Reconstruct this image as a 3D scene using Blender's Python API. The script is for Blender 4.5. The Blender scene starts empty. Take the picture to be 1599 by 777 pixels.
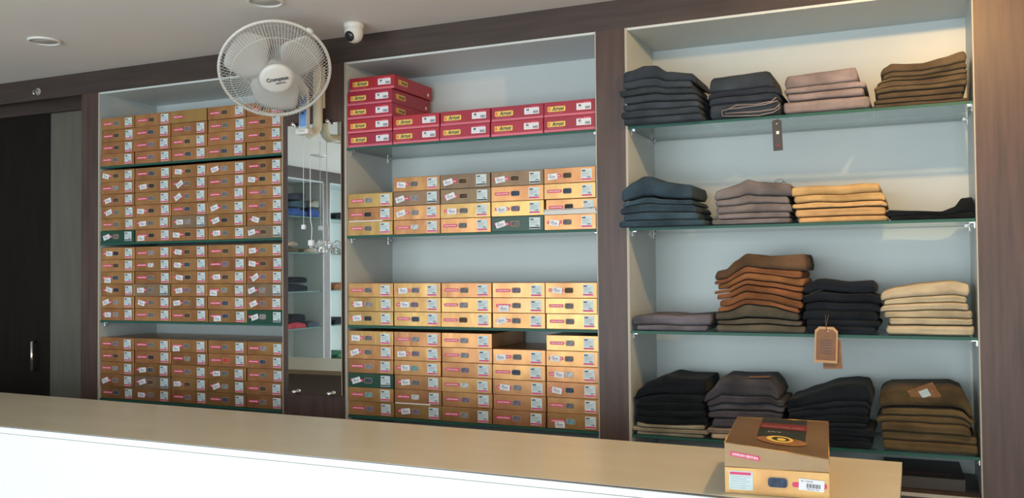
import bpy, bmesh, math, random
from mathutils import Vector, Matrix, noise
random.seed(11)
S = bpy.context.scene
COL = S.collection
Z0 = 1.65                       # height of the calibration origin above the floor

# ------------------------------------------------------------------ camera
FPX, YAW, PITCH, ROLL = 1407.5, -0.4199, 0.0245, -0.0088
CAM = Vector((2.0708, -3.2512, -0.1480 + Z0))
F = Vector((math.sin(YAW)*math.cos(PITCH), math.cos(YAW)*math.cos(PITCH), math.sin(PITCH)))
R = F.cross(Vector((0, 0, 1))).normalized(); U = R.cross(F)
c_, s_ = math.cos(ROLL), math.sin(ROLL)
R, U = c_*R + s_*U, -s_*R + c_*U
cd = bpy.data.cameras.new('camera'); cam = bpy.data.objects.new('camera', cd); COL.objects.link(cam)
cd.sensor_fit = 'HORIZONTAL'; cd.sensor_width = 36; cd.lens = FPX/1599*36; cd.clip_start = .05
m = Matrix((R, U, -F)).transposed().to_4x4(); m.translation = CAM; cam.matrix_world = m
S.camera = cam

def px(u, v, y=0.0):
    """photo measurement -> point on the vertical plane y"""
    d = F + R*((u-799.5)/FPX) - U*((v-388.5)/FPX)
    return CAM + d*((y-CAM.y)/d.y)

# ------------------------------------------------------------------ light
S.view_settings.view_transform = 'Standard'; S.view_settings.look = 'None'
S.view_settings.exposure = 0.0; S.view_settings.gamma = 1.0; S.view_settings.use_curve_mapping = False
w = bpy.data.worlds.new('daylight'); S.world = w; w.use_nodes = True
w.node_tree.nodes['Background'].inputs[0].default_value = (.80, .90, 1, 1)
w.node_tree.nodes['Background'].inputs[1].default_value = 1.0

def area(name, loc, rot, sx, sy, power, col):
    l = bpy.data.lights.new(name, 'AREA'); l.shape = 'RECTANGLE'; l.size = sx; l.size_y = sy
    l.energy = power; l.color = col
    o = bpy.data.objects.new(name, l); COL.objects.link(o); o.location = loc; o.rotation_euler = rot
    return o
area('storefront_daylight', (.1, -6.1, 1.25), (math.radians(90), 0, 0), 6.2, 2.3, 270, (.86, .94, 1))

# ------------------------------------------------------------------ materials
def nmat(name, base, rough=.6, metal=0, var=0, vscale=8, stretch=(1, 1, 1), bump=0, bscale=200, rnd=0, spec=.5, base2=None, coat=0, trans=0, sheen=0):
    m = bpy.data.materials.new(name); m.use_nodes = True
    nt = m.node_tree; n = nt.nodes; L = nt.links; b = n['Principled BSDF']
    b.inputs['Roughness'].default_value = rough; b.inputs['Metallic'].default_value = metal
    b.inputs['Specular IOR Level'].default_value = spec
    b.inputs['Coat Weight'].default_value = coat
    b.inputs['Sheen Weight'].default_value = sheen
    b.inputs['Base Color'].default_value = (*base, 1)
    tc = n.new('ShaderNodeTexCoord'); mp = n.new('ShaderNodeMapping'); mp.inputs['Scale'].default_value = stretch
    L.new(tc.outputs['Object'], mp.inputs['Vector'])
    if rnd:
        oj = n.new('ShaderNodeObjectInfo'); sc_ = n.new('ShaderNodeVectorMath'); sc_.operation = 'SCALE'; sc_.inputs[0].default_value = (7, 5, 9)
        L.new(oj.outputs['Random'], sc_.inputs['Scale']); L.new(sc_.outputs[0], mp.inputs['Location'])
    src = None
    if var or base2:
        t = n.new('ShaderNodeTexNoise'); t.inputs['Scale'].default_value = vscale; t.inputs['Detail'].default_value = 5
        L.new(mp.outputs[0], t.inputs['Vector'])
        r = n.new('ShaderNodeValToRGB'); r.color_ramp.elements[0].position = .3; r.color_ramp.elements[1].position = .7
        lo = base2 if base2 else tuple(c*(1-var) for c in base)
        hi = base if base2 else tuple(min(1, c*(1+var)) for c in base)
        r.color_ramp.elements[0].color = (*lo, 1); r.color_ramp.elements[1].color = (*hi, 1)
        L.new(t.outputs['Fac'], r.inputs[0]); src = r.outputs[0]
    if rnd:
        oi = n.new('ShaderNodeObjectInfo'); hs = n.new('ShaderNodeHueSaturation')
        mr = n.new('ShaderNodeMapRange'); mr.inputs[3].default_value = 1-rnd; mr.inputs[4].default_value = 1+rnd
        mh = n.new('ShaderNodeMapRange'); mh.inputs[3].default_value = .5-rnd*.07; mh.inputs[4].default_value = .5+rnd*.05
        L.new(oi.outputs['Random'], mr.inputs[0]); L.new(mr.outputs[0], hs.inputs['Value'])
        wn = n.new('ShaderNodeTexWhiteNoise'); wn.noise_dimensions = '1D'; L.new(oi.outputs['Random'], wn.inputs['W'])
        L.new(wn.outputs['Value'], mh.inputs[0]); L.new(mh.outputs[0], hs.inputs['Hue'])
        if src: L.new(src, hs.inputs['Color'])
        else: hs.inputs['Color'].default_value = (*base, 1)
        src = hs.outputs[0]
    if src: L.new(src, b.inputs['Base Color'])
    if bump:
        t2 = n.new('ShaderNodeTexNoise'); t2.inputs['Scale'].default_value = bscale; t2.inputs['Detail'].default_value = 3
        L.new(mp.outputs[0], t2.inputs['Vector'])
        bp = n.new('ShaderNodeBump'); bp.inputs['Strength'].default_value = bump; bp.inputs['Distance'].default_value = .002
        L.new(t2.outputs['Fac'], bp.inputs['Height']); L.new(bp.outputs[0], b.inputs['Normal'])
    return m

def glassy(name, tint, lo=.04, hi=1.0, power=5, rough=.02, gcol=(1, 1, 1)):
    """thin clear sheet: tinted see-through plus a Schlick reflection"""
    m = bpy.data.materials.new(name); m.use_nodes = True; nt = m.node_tree; n = nt.nodes; L = nt.links
    n.clear(); out = n.new('ShaderNodeOutputMaterial'); mx = n.new('ShaderNodeMixShader')
    tr = n.new('ShaderNodeBsdfTransparent'); tr.inputs[0].default_value = (*tint, 1)
    gl = n.new('ShaderNodeBsdfGlossy'); gl.inputs['Roughness'].default_value = rough; gl.inputs[0].default_value = (*gcol, 1)
    lw = n.new('ShaderNodeLayerWeight'); lw.inputs[0].default_value = .5
    pw = n.new('ShaderNodeMath'); pw.operation = 'POWER'; pw.inputs[1].default_value = power
    mr = n.new('ShaderNodeMapRange'); mr.inputs[3].default_value = lo; mr.inputs[4].default_value = hi
    L.new(lw.outputs['Facing'], pw.inputs[0]); L.new(pw.outputs[0], mr.inputs[0]); L.new(mr.outputs[0], mx.inputs[0])
    L.new(tr.outputs[0], mx.inputs[1]); L.new(gl.outputs[0], mx.inputs[2]); L.new(mx.outputs[0], out.inputs[0])
    return m

M = {}
M['wood'] = nmat('dark_wood_laminate', (.068, .038, .031), .46, var=.30, vscale=3, stretch=(14, 14, 1), bump=.05, bscale=30)
M['wood_h'] = nmat('dark_wood_laminate_horizontal', (.050, .034, .030), .45, var=.25, vscale=3, stretch=(1, 14, 14), bump=.05, bscale=30)
M['lam'] = nmat('pale_grey_laminate', (.57, .62, .62), .38, var=.02, vscale=3)
M['lamedge'] = nmat('cream_edge_band', (.42, .38, .31), .5)
M['ceil'] = nmat('ceiling_paint', (.80, .755, .72), .9, var=.02, vscale=2)
M['wall'] = nmat('wall_paint', (.68, .68, .66), .9, var=.02, vscale=2)
M['floor'] = nmat('floor_tile', (.50, .47, .43), .35, var=.06, vscale=3)
M['olive'] = nmat('olive_grey_panel', (.105, .098, .080), .6, var=.1, vscale=4, stretch=(6, 6, 1))
M['doordark'] = nmat('near_black_door', (.011, .008, .007), .8, spec=.15, var=.2, vscale=4, stretch=(8, 8, 1))
M['glass'] = glassy('shelf_glass', (.80, .90, .88), hi=.95)
M['gedge'] = nmat('green_glass_edge', (.016, .090, .068), .45, spec=.3)
M['mirror'] = nmat('mirror_silver', (.86, .90, .89), .015, metal=1)
M['chrome'] = nmat('chrome', (.72, .72, .72), .18, metal=1)
M['gold'] = nmat('gold_card', (.56, .290, .115), .31, metal=.68, base2=(.39, .178, .072), vscale=6, stretch=(2, 1, 1), rnd=.13, bump=.9, bscale=7)
M['goldy'] = nmat('yellow_gold_card', (.53, .335, .12), .31, metal=.70, base2=(.42, .22, .085), vscale=6, stretch=(2, 1, 1), rnd=.10, bump=.9, bscale=7)
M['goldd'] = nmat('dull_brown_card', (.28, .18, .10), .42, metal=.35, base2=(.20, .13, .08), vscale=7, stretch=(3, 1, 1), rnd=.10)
M['goldc'] = nmat('brown_gold_card', (.30, .195, .10), .34, metal=.55, base2=(.21, .125, .062), vscale=6, bump=.5, bscale=7)
M['shade'] = nmat('shaded_box_card', (.045, .030, .020), .5, var=.2)  # gold-brown card darkened, the shade under the shelf painted into its colour
M['green'] = nmat('dark_green_card', (.006, .055, .034), .35, rnd=.1, var=.15, vscale=9)
M['red'] = nmat('crimson_card', (.36, .018, .040), .35, rnd=.10, var=.06, vscale=6)
M['redlip'] = nmat('rose_card_lip', (.62, .14, .20), .35, rnd=.08)
M['pink'] = nmat('pink_print', (.66, .030, .13), .45)
M['white'] = nmat('white_print', (.80, .80, .78), .5)
M['sticker'] = nmat('pale_blue_sticker', (.56, .66, .68), .42, var=.1, vscale=60)
M['tagw'] = nmat('white_tag_card', (.78, .78, .82), .5)
M['ink'] = nmat('dark_ink', (.05, .055, .08), .6)
M['greyink'] = nmat('grey_ink', (.30, .32, .38), .6)
M['yellow'] = nmat('yellow_print', (.80, .62, .13), .45, base2=(.78, .50, .10), vscale=30)
M['orange'] = nmat('orange_print', (.75, .22, .05), .45)
M['paper'] = nmat('white_paper', (.75, .75, .73), .7)
WIN = [nmat('shirt_in_window_%s' % n_, c, .8, var=.5, vscale=180, stretch=(1, 1, .4)) for n_, c in
       (('brown', (.07, .045, .03)), ('grey', (.13, .13, .14)), ('navy', (.04, .06, .10)), ('black', (.025, .025, .03)),
        ('teal', (.15, .30, .34)), ('mauve', (.16, .13, .19)), ('pale', (.50, .52, .55)), ('red', (.50, .05, .04)), ('check', (.22, .22, .25)))]
M['cside'] = nmat('white_gloss_counter_front', (.90, .92, .93), .25)
M['ctop'] = nmat('beige_counter_top', (.62, .565, .42), .30, var=.05, vscale=3, stretch=(1, 3, 1))
M['cedge'] = nmat('counter_edge_band', (.10, .09, .075), .4)
M['fanw'] = nmat('fan_white_plastic', (.70, .69, .66), .35)
M['fanc'] = nmat('fan_cream_plastic', (.62, .60, .47), .38)
M['blade'] = nmat('fan_grey_blade', (.50, .49, .48), .4)
M['blue'] = nmat('blue_label', (.10, .22, .55), .45, base2=(.16, .32, .62), vscale=30)
M['lens'] = nmat('dark_lens', (.02, .02, .022), .15)
M['rubber'] = nmat('grey_plastic', (.35, .34, .33), .5)
M['leather'] = nmat('brown_leather_patch', (.26, .115, .045), .6, var=.2, vscale=60)
M['kraft'] = nmat('kraft_tag_card', (.21, .10, .050), .65, var=.12, vscale=50)
M['kraftlt'] = nmat('pale_kraft_border', (.50, .30, .15), .65)
M['tagdk'] = nmat('dark_tag_card', (.035, .030, .030), .5)
M['maroon'] = nmat('maroon_print', (.16, .015, .02), .5)
M['darkprint'] = nmat('black_green_print', (.014, .024, .022), .4)
M['wrap'] = glassy('clear_plastic_wrap', (.93, .94, .96), lo=.25, hi=1, power=2, rough=.15)
M['pane'] = glassy('window_glass', (.95, .97, .96))
M['alu'] = nmat('window_frame_metal', (.35, .35, .36), .4, metal=.6)
M['diffuser'] = nmat('light_diffuser', (.60, .57, .55), .5)

def fabric(name, c, v=.42, rough=.95):
    return nmat(name, c, rough, var=v, vscale=9, bump=.5, bscale=420, rnd=.10, spec=.15, sheen=.05)
FB = {
 'denim': fabric('dark_denim', (.035, .045, .058)), 'navy': fabric('navy_cotton', (.026, .033, .048)),
 'lilac': fabric('lilac_grey_cotton', (.25, .205, .205)), 'olive': fabric('olive_brown_cotton', (.085, .062, .038)),
 'blue': fabric('blue_denim', (.036, .062, .085)), 'grey': fabric('warm_grey_cotton', (.165, .145, .145)),
 'tan': fabric('golden_tan_cotton', (.50, .32, .145), .25), 'black': fabric('black_cotton', (.007, .009, .012)),
 'purple': fabric('purple_grey_cotton', (.125, .115, .135)), 'moss': fabric('moss_brown_cotton', (.090, .078, .058)),
 'rust': fabric('rust_brown_cotton', (.20, .085, .035)), 'rustdk': fabric('dark_rust_brown_cotton', (.105, .062, .036)), 'ink': fabric('blue_black_denim', (.009, .012, .017)),  # rustdk: darker brown cloth for the topmost rust pair
 'khaki': fabric('pale_khaki_cotton', (.44, .37, .25), .25), 'stone': fabric('stone_grey_cotton', (.24, .24, .20)),
 'beige': fabric('beige_cotton', (.30, .26, .18)), 'char': fabric('charcoal_cotton', (.060, .056, .064)),
 'sand': fabric('pinkish_beige_cotton', (.36, .27, .20)), 'brown': fabric('dark_khaki_brown_cotton', (.085, .060, .028)),
 'crimson': fabric('crimson_cotton', (.25, .03, .045)), 'white': fabric('white_cotton', (.6, .6, .58)), 'royal': fabric('royal_blue_cotton', (.03, .06, .20)),
 'green': fabric('green_cotton', (.03, .12, .06)),
}

# ------------------------------------------------------------------ mesh helpers
def V(*a): return Vector(a)
def bm_box(bm, x0, x1, y0, y1, z0, z1, mi=0, bev=0):
    r = bmesh.ops.create_cube(bm, size=1, matrix=Matrix.Translation(((x0+x1)/2, (y0+y1)/2, (z0+z1)/2)) @ Matrix.Diagonal((x1-x0, y1-y0, z1-z0, 1)))
    fs = set(f for v in r['verts'] for f in v.link_faces)
    for f in fs: f.material_index = mi
    if bev:
        es = list(set(e for v in r['verts'] for e in v.link_edges))
        bmesh.ops.bevel(bm, geom=es, offset=bev, segments=2, affect='EDGES', profile=.5)
    return r['verts']
def bm_tube(bm, pts, rad, seg=8, mi=0, closed=False, cap=True):
    pts = [Vector(p) for p in pts]; n = len(pts); rings = []
    rads = rad if isinstance(rad, (list, tuple)) else [rad]*n
    prev = None
    for i, p in enumerate(pts):
        a = pts[(i-1) % n] if (closed or i > 0) else p; b = pts[(i+1) % n] if (closed or i < n-1) else p
        t = (b-a).normalized()
        up = prev if prev is not None else (V(0, 0, 1) if abs(t.z) < .9 else V(1, 0, 0))
        s = t.cross(up).normalized(); q = s.cross(t).normalized(); prev = q
        rings.append([bm.verts.new(p + (s*math.cos(2*math.pi*k/seg) + q*math.sin(2*math.pi*k/seg))*rads[i]) for k in range(seg)])
    for i in range(n if closed else n-1):
        A, B = rings[i], rings[(i+1) % n]
        for k in range(seg):
            f = bm.faces.new((A[k], A[(k+1) % seg], B[(k+1) % seg], B[k])); f.material_index = mi; f.smooth = True
    if not closed and cap:
        for r in (rings[0][::-1], rings[-1]):
            f = bm.faces.new(r); f.material_index = mi
def bm_lathe(bm, prof, seg=40, mat=None, mi=0):
    """prof: (radius, z) list, axis z; mat: placement matrix"""
    mat = mat or Matrix(); rings = []
    for r, z in prof:
        if r < 1e-5: rings.append([bm.verts.new(mat @ V(0, 0, z))])
        else: rings.append([bm.verts.new(mat @ V(r*math.cos(2*math.pi*k/seg), r*math.sin(2*math.pi*k/seg), z)) for k in range(seg)])
    for A, B in zip(rings, rings[1:]):
        for k in range(seg):
            k2 = (k+1) % seg
            if len(A) == 1 and len(B) == 1: continue
            if len(A) == 1: f = bm.faces.new((A[0], B[k2], B[k]))
            elif len(B) == 1: f = bm.faces.new((A[k], A[k2], B[0]))
            else: f = bm.faces.new((A[k], A[k2], B[k2], B[k]))
            f.material_index = mi; f.smooth = True
def bm_round(bm, cx, cz, w_, h_, r, y0, y1, mi=0, seg=6):
    """rounded rectangle plate in the XZ plane between y0 (front) and y1"""
    pts = []
    for sx, sz, a0 in ((1, 1, 0), (-1, 1, 90), (-1, -1, 180), (1, -1, 270)):
        for k in range(seg+1):
            a = math.radians(a0+90*k/seg); pts.append((cx+sx*(w_/2-r)+r*math.cos(a), cz+sz*(h_/2-r)+r*math.sin(a)))
    fr = [bm.verts.new((x, y0, z)) for x, z in pts]; bk = [bm.verts.new((x, y1, z)) for x, z in pts]
    f = bm.faces.new(fr); f.material_index = mi
    f = bm.faces.new(bk[::-1]); f.material_index = mi
    for k in range(len(pts)):
        k2 = (k+1) % len(pts); f = bm.faces.new((fr[k2], fr[k], bk[k], bk[k2])); f.material_index = mi
def bm_text(bm, s, size, mat, mi=0, shear=0, bold=0.0, width=None, depth=.0002):
    cu = bpy.data.curves.new('t', 'FONT'); cu.body = s; cu.size = size; cu.align_x = 'CENTER'; cu.align_y = 'CENTER'
    cu.shear = shear; cu.offset = bold; cu.extrude = depth; cu.resolution_u = 2
    o = bpy.data.objects.new('t', cu); COL.objects.link(o)
    dg = bpy.context.evaluated_depsgraph_get(); me = bpy.data.meshes.new_from_object(o.evaluated_get(dg))
    bpy.data.objects.remove(o); bpy.data.curves.remove(cu)
    xs = [v.co.x for v in me.vertices]
    k = 1
    if width and xs: k = width/(max(xs)-min(xs))
    T = mat @ Matrix.Rotation(math.radians(90), 4, 'X') @ Matrix.Diagonal((k, 1, 1, 1))
    t = bmesh.new(); t.from_mesh(me); bmesh.ops.transform(t, matrix=T, verts=t.verts)
    for f in t.faces: f.material_index = mi
    m2 = bpy.data.meshes.new('t2'); t.to_mesh(m2); t.free(); bm.from_mesh(m2)
    # from_mesh keeps material indices
    bpy.data.meshes.remove(m2); bpy.data.meshes.remove(me)
def T3(x, y, z): return Matrix.Translation((x, y, z))

def mesh(name, bm, mats):
    bmesh.ops.recalc_face_normals(bm, faces=bm.faces)
    me = bpy.data.meshes.new(name); bm.to_mesh(me); bm.free()
    for m_ in (mats if isinstance(mats, (list, tuple)) else [mats]): me.materials.append(m_)
    return me
def obj(name, me, parent=None, loc=None, rot=None, **tags):
    o = bpy.data.objects.new(name, me); COL.objects.link(o)
    if parent: o.parent = parent
    if loc: o.location = loc
    if rot: o.rotation_euler = rot
    for k, v in tags.items(): o[k] = v
    return o
def thing(name, label, cat, loc=(0, 0, 0), rotz=0, group=None):
    o = bpy.data.objects.new(name, None); COL.objects.link(o); o.empty_display_size = .05
    o.location = loc; o.rotation_euler = (0, 0, rotz); o['label'] = label; o['category'] = cat
    if group: o['group'] = group
    return o
def box_obj(name, x0, x1, y0, y1, z0, z1, mat, parent=None, bev=0, **tags):
    bm = bmesh.new(); bm_box(bm, x0, x1, y0, y1, z0, z1, 0, bev)
    return obj(name, mesh(name, bm, mat), parent, **tags)
def boxes_obj(name, lst, mat, parent=None, bev=0, **tags):
    bm = bmesh.new()
    for b in lst: bm_box(bm, *b, 0, bev)
    return obj(name, mesh(name, bm, mat), parent, **tags)

# ------------------------------------------------------------------ room shell
ZC = .872 + Z0
XL, XR, YF, YB = -3.70, 3.40, -5.60, .50
ST = dict(kind='structure')
box_obj('floor', XL-.1, XR+.1, YF-.1, YB+.1, -.1, 0, M['floor'], **ST)
box_obj('ceiling', XL-.1, XR+.1, YF-.1, YB+.1, ZC, ZC+.1, M['ceil'], **ST)
box_obj('wall_back', XL-.1, XR+.1, YB, YB+.1, 0, ZC, M['wall'], **ST)
box_obj('wall_left', XL-.1, XL, YF, YB, 0, ZC, M['wall'], **ST)
box_obj('wall_right', XR, XR+.1, YF, YB, 0, ZC, M['wall'], **ST)
WX0, WX1, WZ0, WZ1 = -3.0, 3.1, .12, 2.36
boxes_obj('wall_front', [(XL-.1, WX0, YF-.1, YF, 0, ZC), (WX1, XR+.1, YF-.1, YF, 0, ZC), (WX0, WX1, YF-.1, YF, 0, WZ0), (WX0, WX1, YF-.1, YF, WZ1, ZC)], M['wall'], **ST)
wf = [(WX0+i*(WX1-WX0)/4-.025, WX0+i*(WX1-WX0)/4+.025, YF-.07, YF-.02, WZ0, WZ1) for i in range(1, 4)]
wf += [(WX0, WX1, YF-.07, YF-.02, WZ0, WZ0+.05), (WX0, WX1, YF-.07, YF-.02, WZ1-.05, WZ1)]
win = boxes_obj('window_1', wf, M['alu'], **ST)
box_obj('window_pane', WX0, WX1, YF-.05, YF-.044, WZ0+.05, WZ1-.05, M['pane'], win)

# ------------------------------------------------------------------ shelving wall
zT = .7607 + Z0
ST_ = [z + Z0 for z in (.389, .009, -.374, -.757)]      # shelf top faces
X = [-1.634, -.4975, -.1685, .976, 1.0903, 2.2573]
D = .372; GT = .010; LT = .009; LR = .004
ZB = -.885 + Z0                                          # top of the base cabinets
XPL, XPR = -1.752, 2.80
unit = thing('shelving_unit', 'dark wood shelving wall with three pale grey bays and glass shelves', 'shelving', (.5, 0, 0))
def up(name, lst, mat, bev=0):
    ox = .5
    return boxes_obj(name, [(a-ox, b-ox, c, d, e, f) for a, b, c, d, e, f in lst], mat, unit, bev)
up('fascia', [(XL+.002, XPR, 0, .02, zT, ZC-.001)], M['wood_h'])
for a, b in ((XPL, X[0]), (X[1], X[2]), (X[3], X[4]), (X[5], XPR)):
    up('pier', [(a, b, 0, .02, ZB, zT)], M['wood'])
    up('pier_core', [(a+.003, b-.003, .0205, D+.01, ZB, zT)], M['wood'])
for i in range(3):
    a, b = X[2*i], X[2*i+1]
    up('back_panel', [(a, b, D, D+.012, ZB, zT-.002)], M['lam'])
    up('side_panel', [(a, a+LT, .001, D, ZB, zT-LT)], M['lam'])
    up('side_panel', [(b-LR, b, .001, D, ZB, zT-LT)], M['lam'])
    up('top_panel', [(a, b, .001, D, zT-LT, zT)], M['lam'])
    for xx, s in ((a, LT), (b, -LR)):
        up('edge_band', [(min(xx, xx+s), max(xx, xx+s), -.0008, .001, ZB, zT)], M['lamedge'])
up('base_cabinet', [(XPL, XPR, .0, D+.02, .08, ZB)], M['wood_h'])
up('plinth', [(XPL+.02, XPR-.02, .04, D, 0, .08)], M['wood_h'])
up('cabinet_edge_strip', [(1.95, X[5], -.003, .0, ZB-.012, ZB)], M['lamedge'])
up('door_surround', [(XL+.002, XPL, .085, .115, .71+Z0, .80+Z0)], M['wood_h'])
# door recess at the left
box_obj('trim_1', -2.115, XPL+.1, .117, .145, 0, ZC-.001, M['olive'], **ST)
dr = box_obj('door_1', -3.68, -2.117, .117, .16, 0, ZC-.001, M['doordark'], **ST)
bm = bmesh.new(); bm_tube(bm, [(-2.2, .10, 1.0), (-2.2, .075, 1.0), (-2.2, .075, 1.15), (-2.2, .10, 1.15)], .008)
obj('door_handle', mesh('door_handle', bm, M['chrome']), dr)

# glass shelves
names_b = ('left', 'middle', 'right'); names_s = ('top', 'second', 'third', 'lowest')
bm = bmesh.new()
bm_box(bm, 0, .004, -.006, .006, -.020, 0, 0, .0008); bm_box(bm, .004, .018, -.006, .006, -.004, 0, 0, .0008)
bm_tube(bm, [(.004, 0, -.013), (.008, 0, -.013)], .0035)
brk = mesh('bracket', bm, M['chrome'])
for i in range(3):
    a, b = X[2*i]+LT+.0008, X[2*i+1]-LR-.0008
    for j in range(4):
        t = thing('glass_shelf', '%s green-edged glass shelf in the %s bay of the shelving wall' % (names_s[j], names_b[i]), 'shelf', ((a+b)/2, 0, ST_[j]-GT), 0, 'green-edged glass shelves')
        h = (b-a)/2
        bm = bmesh.new(); vs = bm_box(bm, -h, h, .004, D-.004, 0, GT)
        for f in bm.faces: f.material_index = 0 if abs(f.normal.z) > .9 else 1
        obj('glass_panel', mesh('glass_panel', bm, [M['glass'], M['gedge']]), t)
        for s in (1, -1):
            for yy in (.035, D-.04):
                if (i, j) in ((0, 0), (0, 1), (1, 2)): continue
                o = obj('bracket', brk, t, (-s*h, yy, -.0005), (0, 0, 0 if s > 0 else math.pi))

# mirror on the pier between the left and middle bays
mx0, mx1, mz0, mz1 = -.459, -.179, -.675+Z0, .502+Z0
mt = thing('wall_mirror', 'tall frameless mirror held by four chrome studs on dark pier', 'mirror', ((mx0+mx1)/2, -.012, mz0))
hw = (mx1-mx0)/2; hh = mz1-mz0
bm = bmesh.new(); bm_box(bm, -hw, hw, -.003, .003, 0, hh)
for f in bm.faces: f.material_index = 0 if f.normal.y < -.9 else 1
obj('mirror_glass', mesh('mirror_glass', bm, [M['mirror'], nmat('mirror_edge', (.55, .60, .56), .25)]), mt)
bm = bmesh.new()
A = Matrix.Rotation(math.radians(90), 4, 'X')
bm_lathe(bm, [(0, .026), (.006, .0255), (.0095, .023), (.0105, .019), (.0085, .015), (.006, .012), (.006, -.011), (0, -.011)], 20, A)
stud = mesh('stud', bm, M['chrome'])
for sx in (-.099, .085):
    for sz in (.006, hh+.004): obj('stud', stud, mt, (sx, 0, sz))

# ------------------------------------------------------------------ counter
CZ = -.65 + Z0
ct = thing('shop_counter', 'long beige-topped counter with glossy white front', 'counter', (0, -.95, 0))
cxl, cxr = -3.2, 2.032
bm = bmesh.new()
yb = lambda x: -.640-.030*(x+.1) + .95; yf = lambda x: -1.206-.0145*(x-.36) + .95
def slab(bm, x0, x1, yo0, yo1, z0, z1, mi=0):
    vs = [bm.verts.new(p) for z in (z0, z1) for p in ((x0, yf(x0)+yo0, z), (x1, yf(x1)+yo0, z), (x1, yb(x1)+yo1, z), (x0, yb(x0)+yo1, z))]
    for q in ((0, 1, 2, 3), (4, 5, 6, 7), (0, 1, 5, 4), (1, 2, 6, 5), (2, 3, 7, 6), (3, 0, 4, 7)):
        f = bm.faces.new([vs[k] for k in q]); f.material_index = mi
slab(bm, cxl, cxr, 0, 0, CZ-.022, CZ); bmesh.ops.recalc_face_normals(bm, faces=bm.faces)
for f in bm.faces: f.material_index = 1 if f.normal.y < -.9 else 0
obj('countertop', mesh('countertop', bm, [M['ctop'], M['cside']]), ct)
bm = bmesh.new(); slab(bm, cxl+.002, cxr-.002, -.0008, -.545, CZ-.0028, CZ-.0006)
obj('edge_strip', mesh('edge_strip', bm, M['cedge']), ct)
bm = bmesh.new(); slab(bm, cxl, cxr-.004, 0, -.49, 0, CZ-.0235); obj('front_panel', mesh('front_panel', bm, M['cside']), ct)
bm = bmesh.new(); slab(bm, cxr-.03, cxr-.004, .03, -.02, 0, CZ-.0235); obj('end_panel', mesh('end_panel', bm, M['wood']), ct)
bm = bmesh.new(); slab(bm, cxl, cxl+.03, .03, -.02, 0, CZ-.0235); obj('end_panel', mesh('end_panel', bm, M['wood']), ct)

# ------------------------------------------------------------------ shirt boxes
W_, H_, DP = .2215, .0590, .325
def carton_mesh(name, mats, lip=False):
    bm = bmesh.new(); bm_box(bm, -W_/2, W_/2, 0, DP, 0, H_, 0, .0011)
    if lip: bm_box(bm, -W_/2+.001, W_/2-.001, -.0006, .02, .0012, .010, 1)
    return mesh(name, bm, mats)
CART = {'gold': carton_mesh('gold_carton', M['gold']), 'goldy': carton_mesh('yellow_gold_carton', M['goldy']), 'goldd': carton_mesh('brown_carton', M['goldd']),
        'green': carton_mesh('green_carton', M['green']), 'red': carton_mesh('crimson_carton', [M['red'], M['redlip']], True)}
def strip_mesh():
    bm = bmesh.new(); bm_round(bm, 0, 0, .063, .0125, .004, -.0006, 0)
    bm_text(bm, 'LONDON VENTURA', .0070, T3(0, -.0007, -.0003), 1, bold=.0002, width=.054)
    return mesh('brand_strip', bm, [M['pink'], M['white']])
STRIP = strip_mesh()
def sticker_mesh(col):
    bm = bmesh.new(); bm_box(bm, -.0215, .0215, -.0005, 0, -.0215, .0215, 0)
    bm_box(bm, -.0215, .0215, -.0008, -.0005, -.0205, -.0145, 1); bm_box(bm, -.019, -.004, -.0008, -.0005, .013, .018, 2)
    for k in range(5): bm_box(bm, -.018, -.018+.034*(1, .8, .9, .6, .95)[k], -.0007, -.0005, .009-.004*k, .0102-.004*k, 3)
    for k in range(7): bm_box(bm, .004+.002*k, .005+.002*k, -.0008, -.0005, -.012, -.007, 2)
    for q in ((-.0225, .0225, .0215, .0225), (-.0225, .0225, -.0225, -.0215)): bm_box(bm, q[0], q[1], -.0005, 0, q[2], q[3], 4)
    for q in ((-.0225, -.0215), (.0215, .0225)): bm_box(bm, q[0], q[1], -.0005, 0, -.0215, .0215, 4)
    return mesh('size_label', bm, [M['sticker'], col, M['ink'], M['greyink'], M['white']])
STK = sticker_mesh(M['pink']); STKD = sticker_mesh(M['ink'])
def tag_mesh():
    bm = bmesh.new(); bm_box(bm, -.021, .021, -.0012, -.0007, -.0115, .0115, 0)
    bm_text(bm, 'MRP', .006, T3(-.009, -.0014, .0055), 1)
    bm_box(bm, -.016, .012, -.0014, -.0012, -.001, .0012, 1)
    for k in range(9): bm_box(bm, -.012+.0028*k, -.0106+.0028*k, -.0014, -.0012, -.0075, -.003, 2)
    return mesh('price_tag', bm, [M['tagw'], M['ink'], M['greyink']])
TAG = tag_mesh()
def win_mesh(m_):
    bm = bmesh.new(); bm_round(bm, 0, 0, .039, .0225, .007, -.0004, 0, 1); bm_round(bm, 0, 0, .0355, .0190, .006, -.0007, -.0003, 0)
    return mesh('fabric_window', bm, [m_, M['kraftlt']])
WM = [win_mesh(m_) for m_ in WIN]
def logo_mesh():
    bm = bmesh.new(); bm_round(bm, .002, 0, .078, .0205, .004, -.0006, 0, 0)
    bm_round(bm, -.0295, 0, .011, .014, .004, -.0009, -.0004, 1)
    bm_text(bm, 'Arruvi', .0215, T3(.008, -.0011, 0), 2, shear=.3, bold=.0006, width=.052)
    bm_box(bm, -.035, .030, -.0006, 0, -.0165, -.0150, 3)
    return mesh('logo_plate', bm, [M['yellow'], M['orange'], M['ink'], M['redlip']])
LOGO = logo_mesh()
bm = bmesh.new(); bm_lathe(bm, [(0, .0008), (.0075, .0006), (.0078, 0)], 20, Matrix.Rotation(math.radians(90), 4, 'X')); DOT = mesh('thumb_dot', bm, M['white'])
SIZEL = {}
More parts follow.
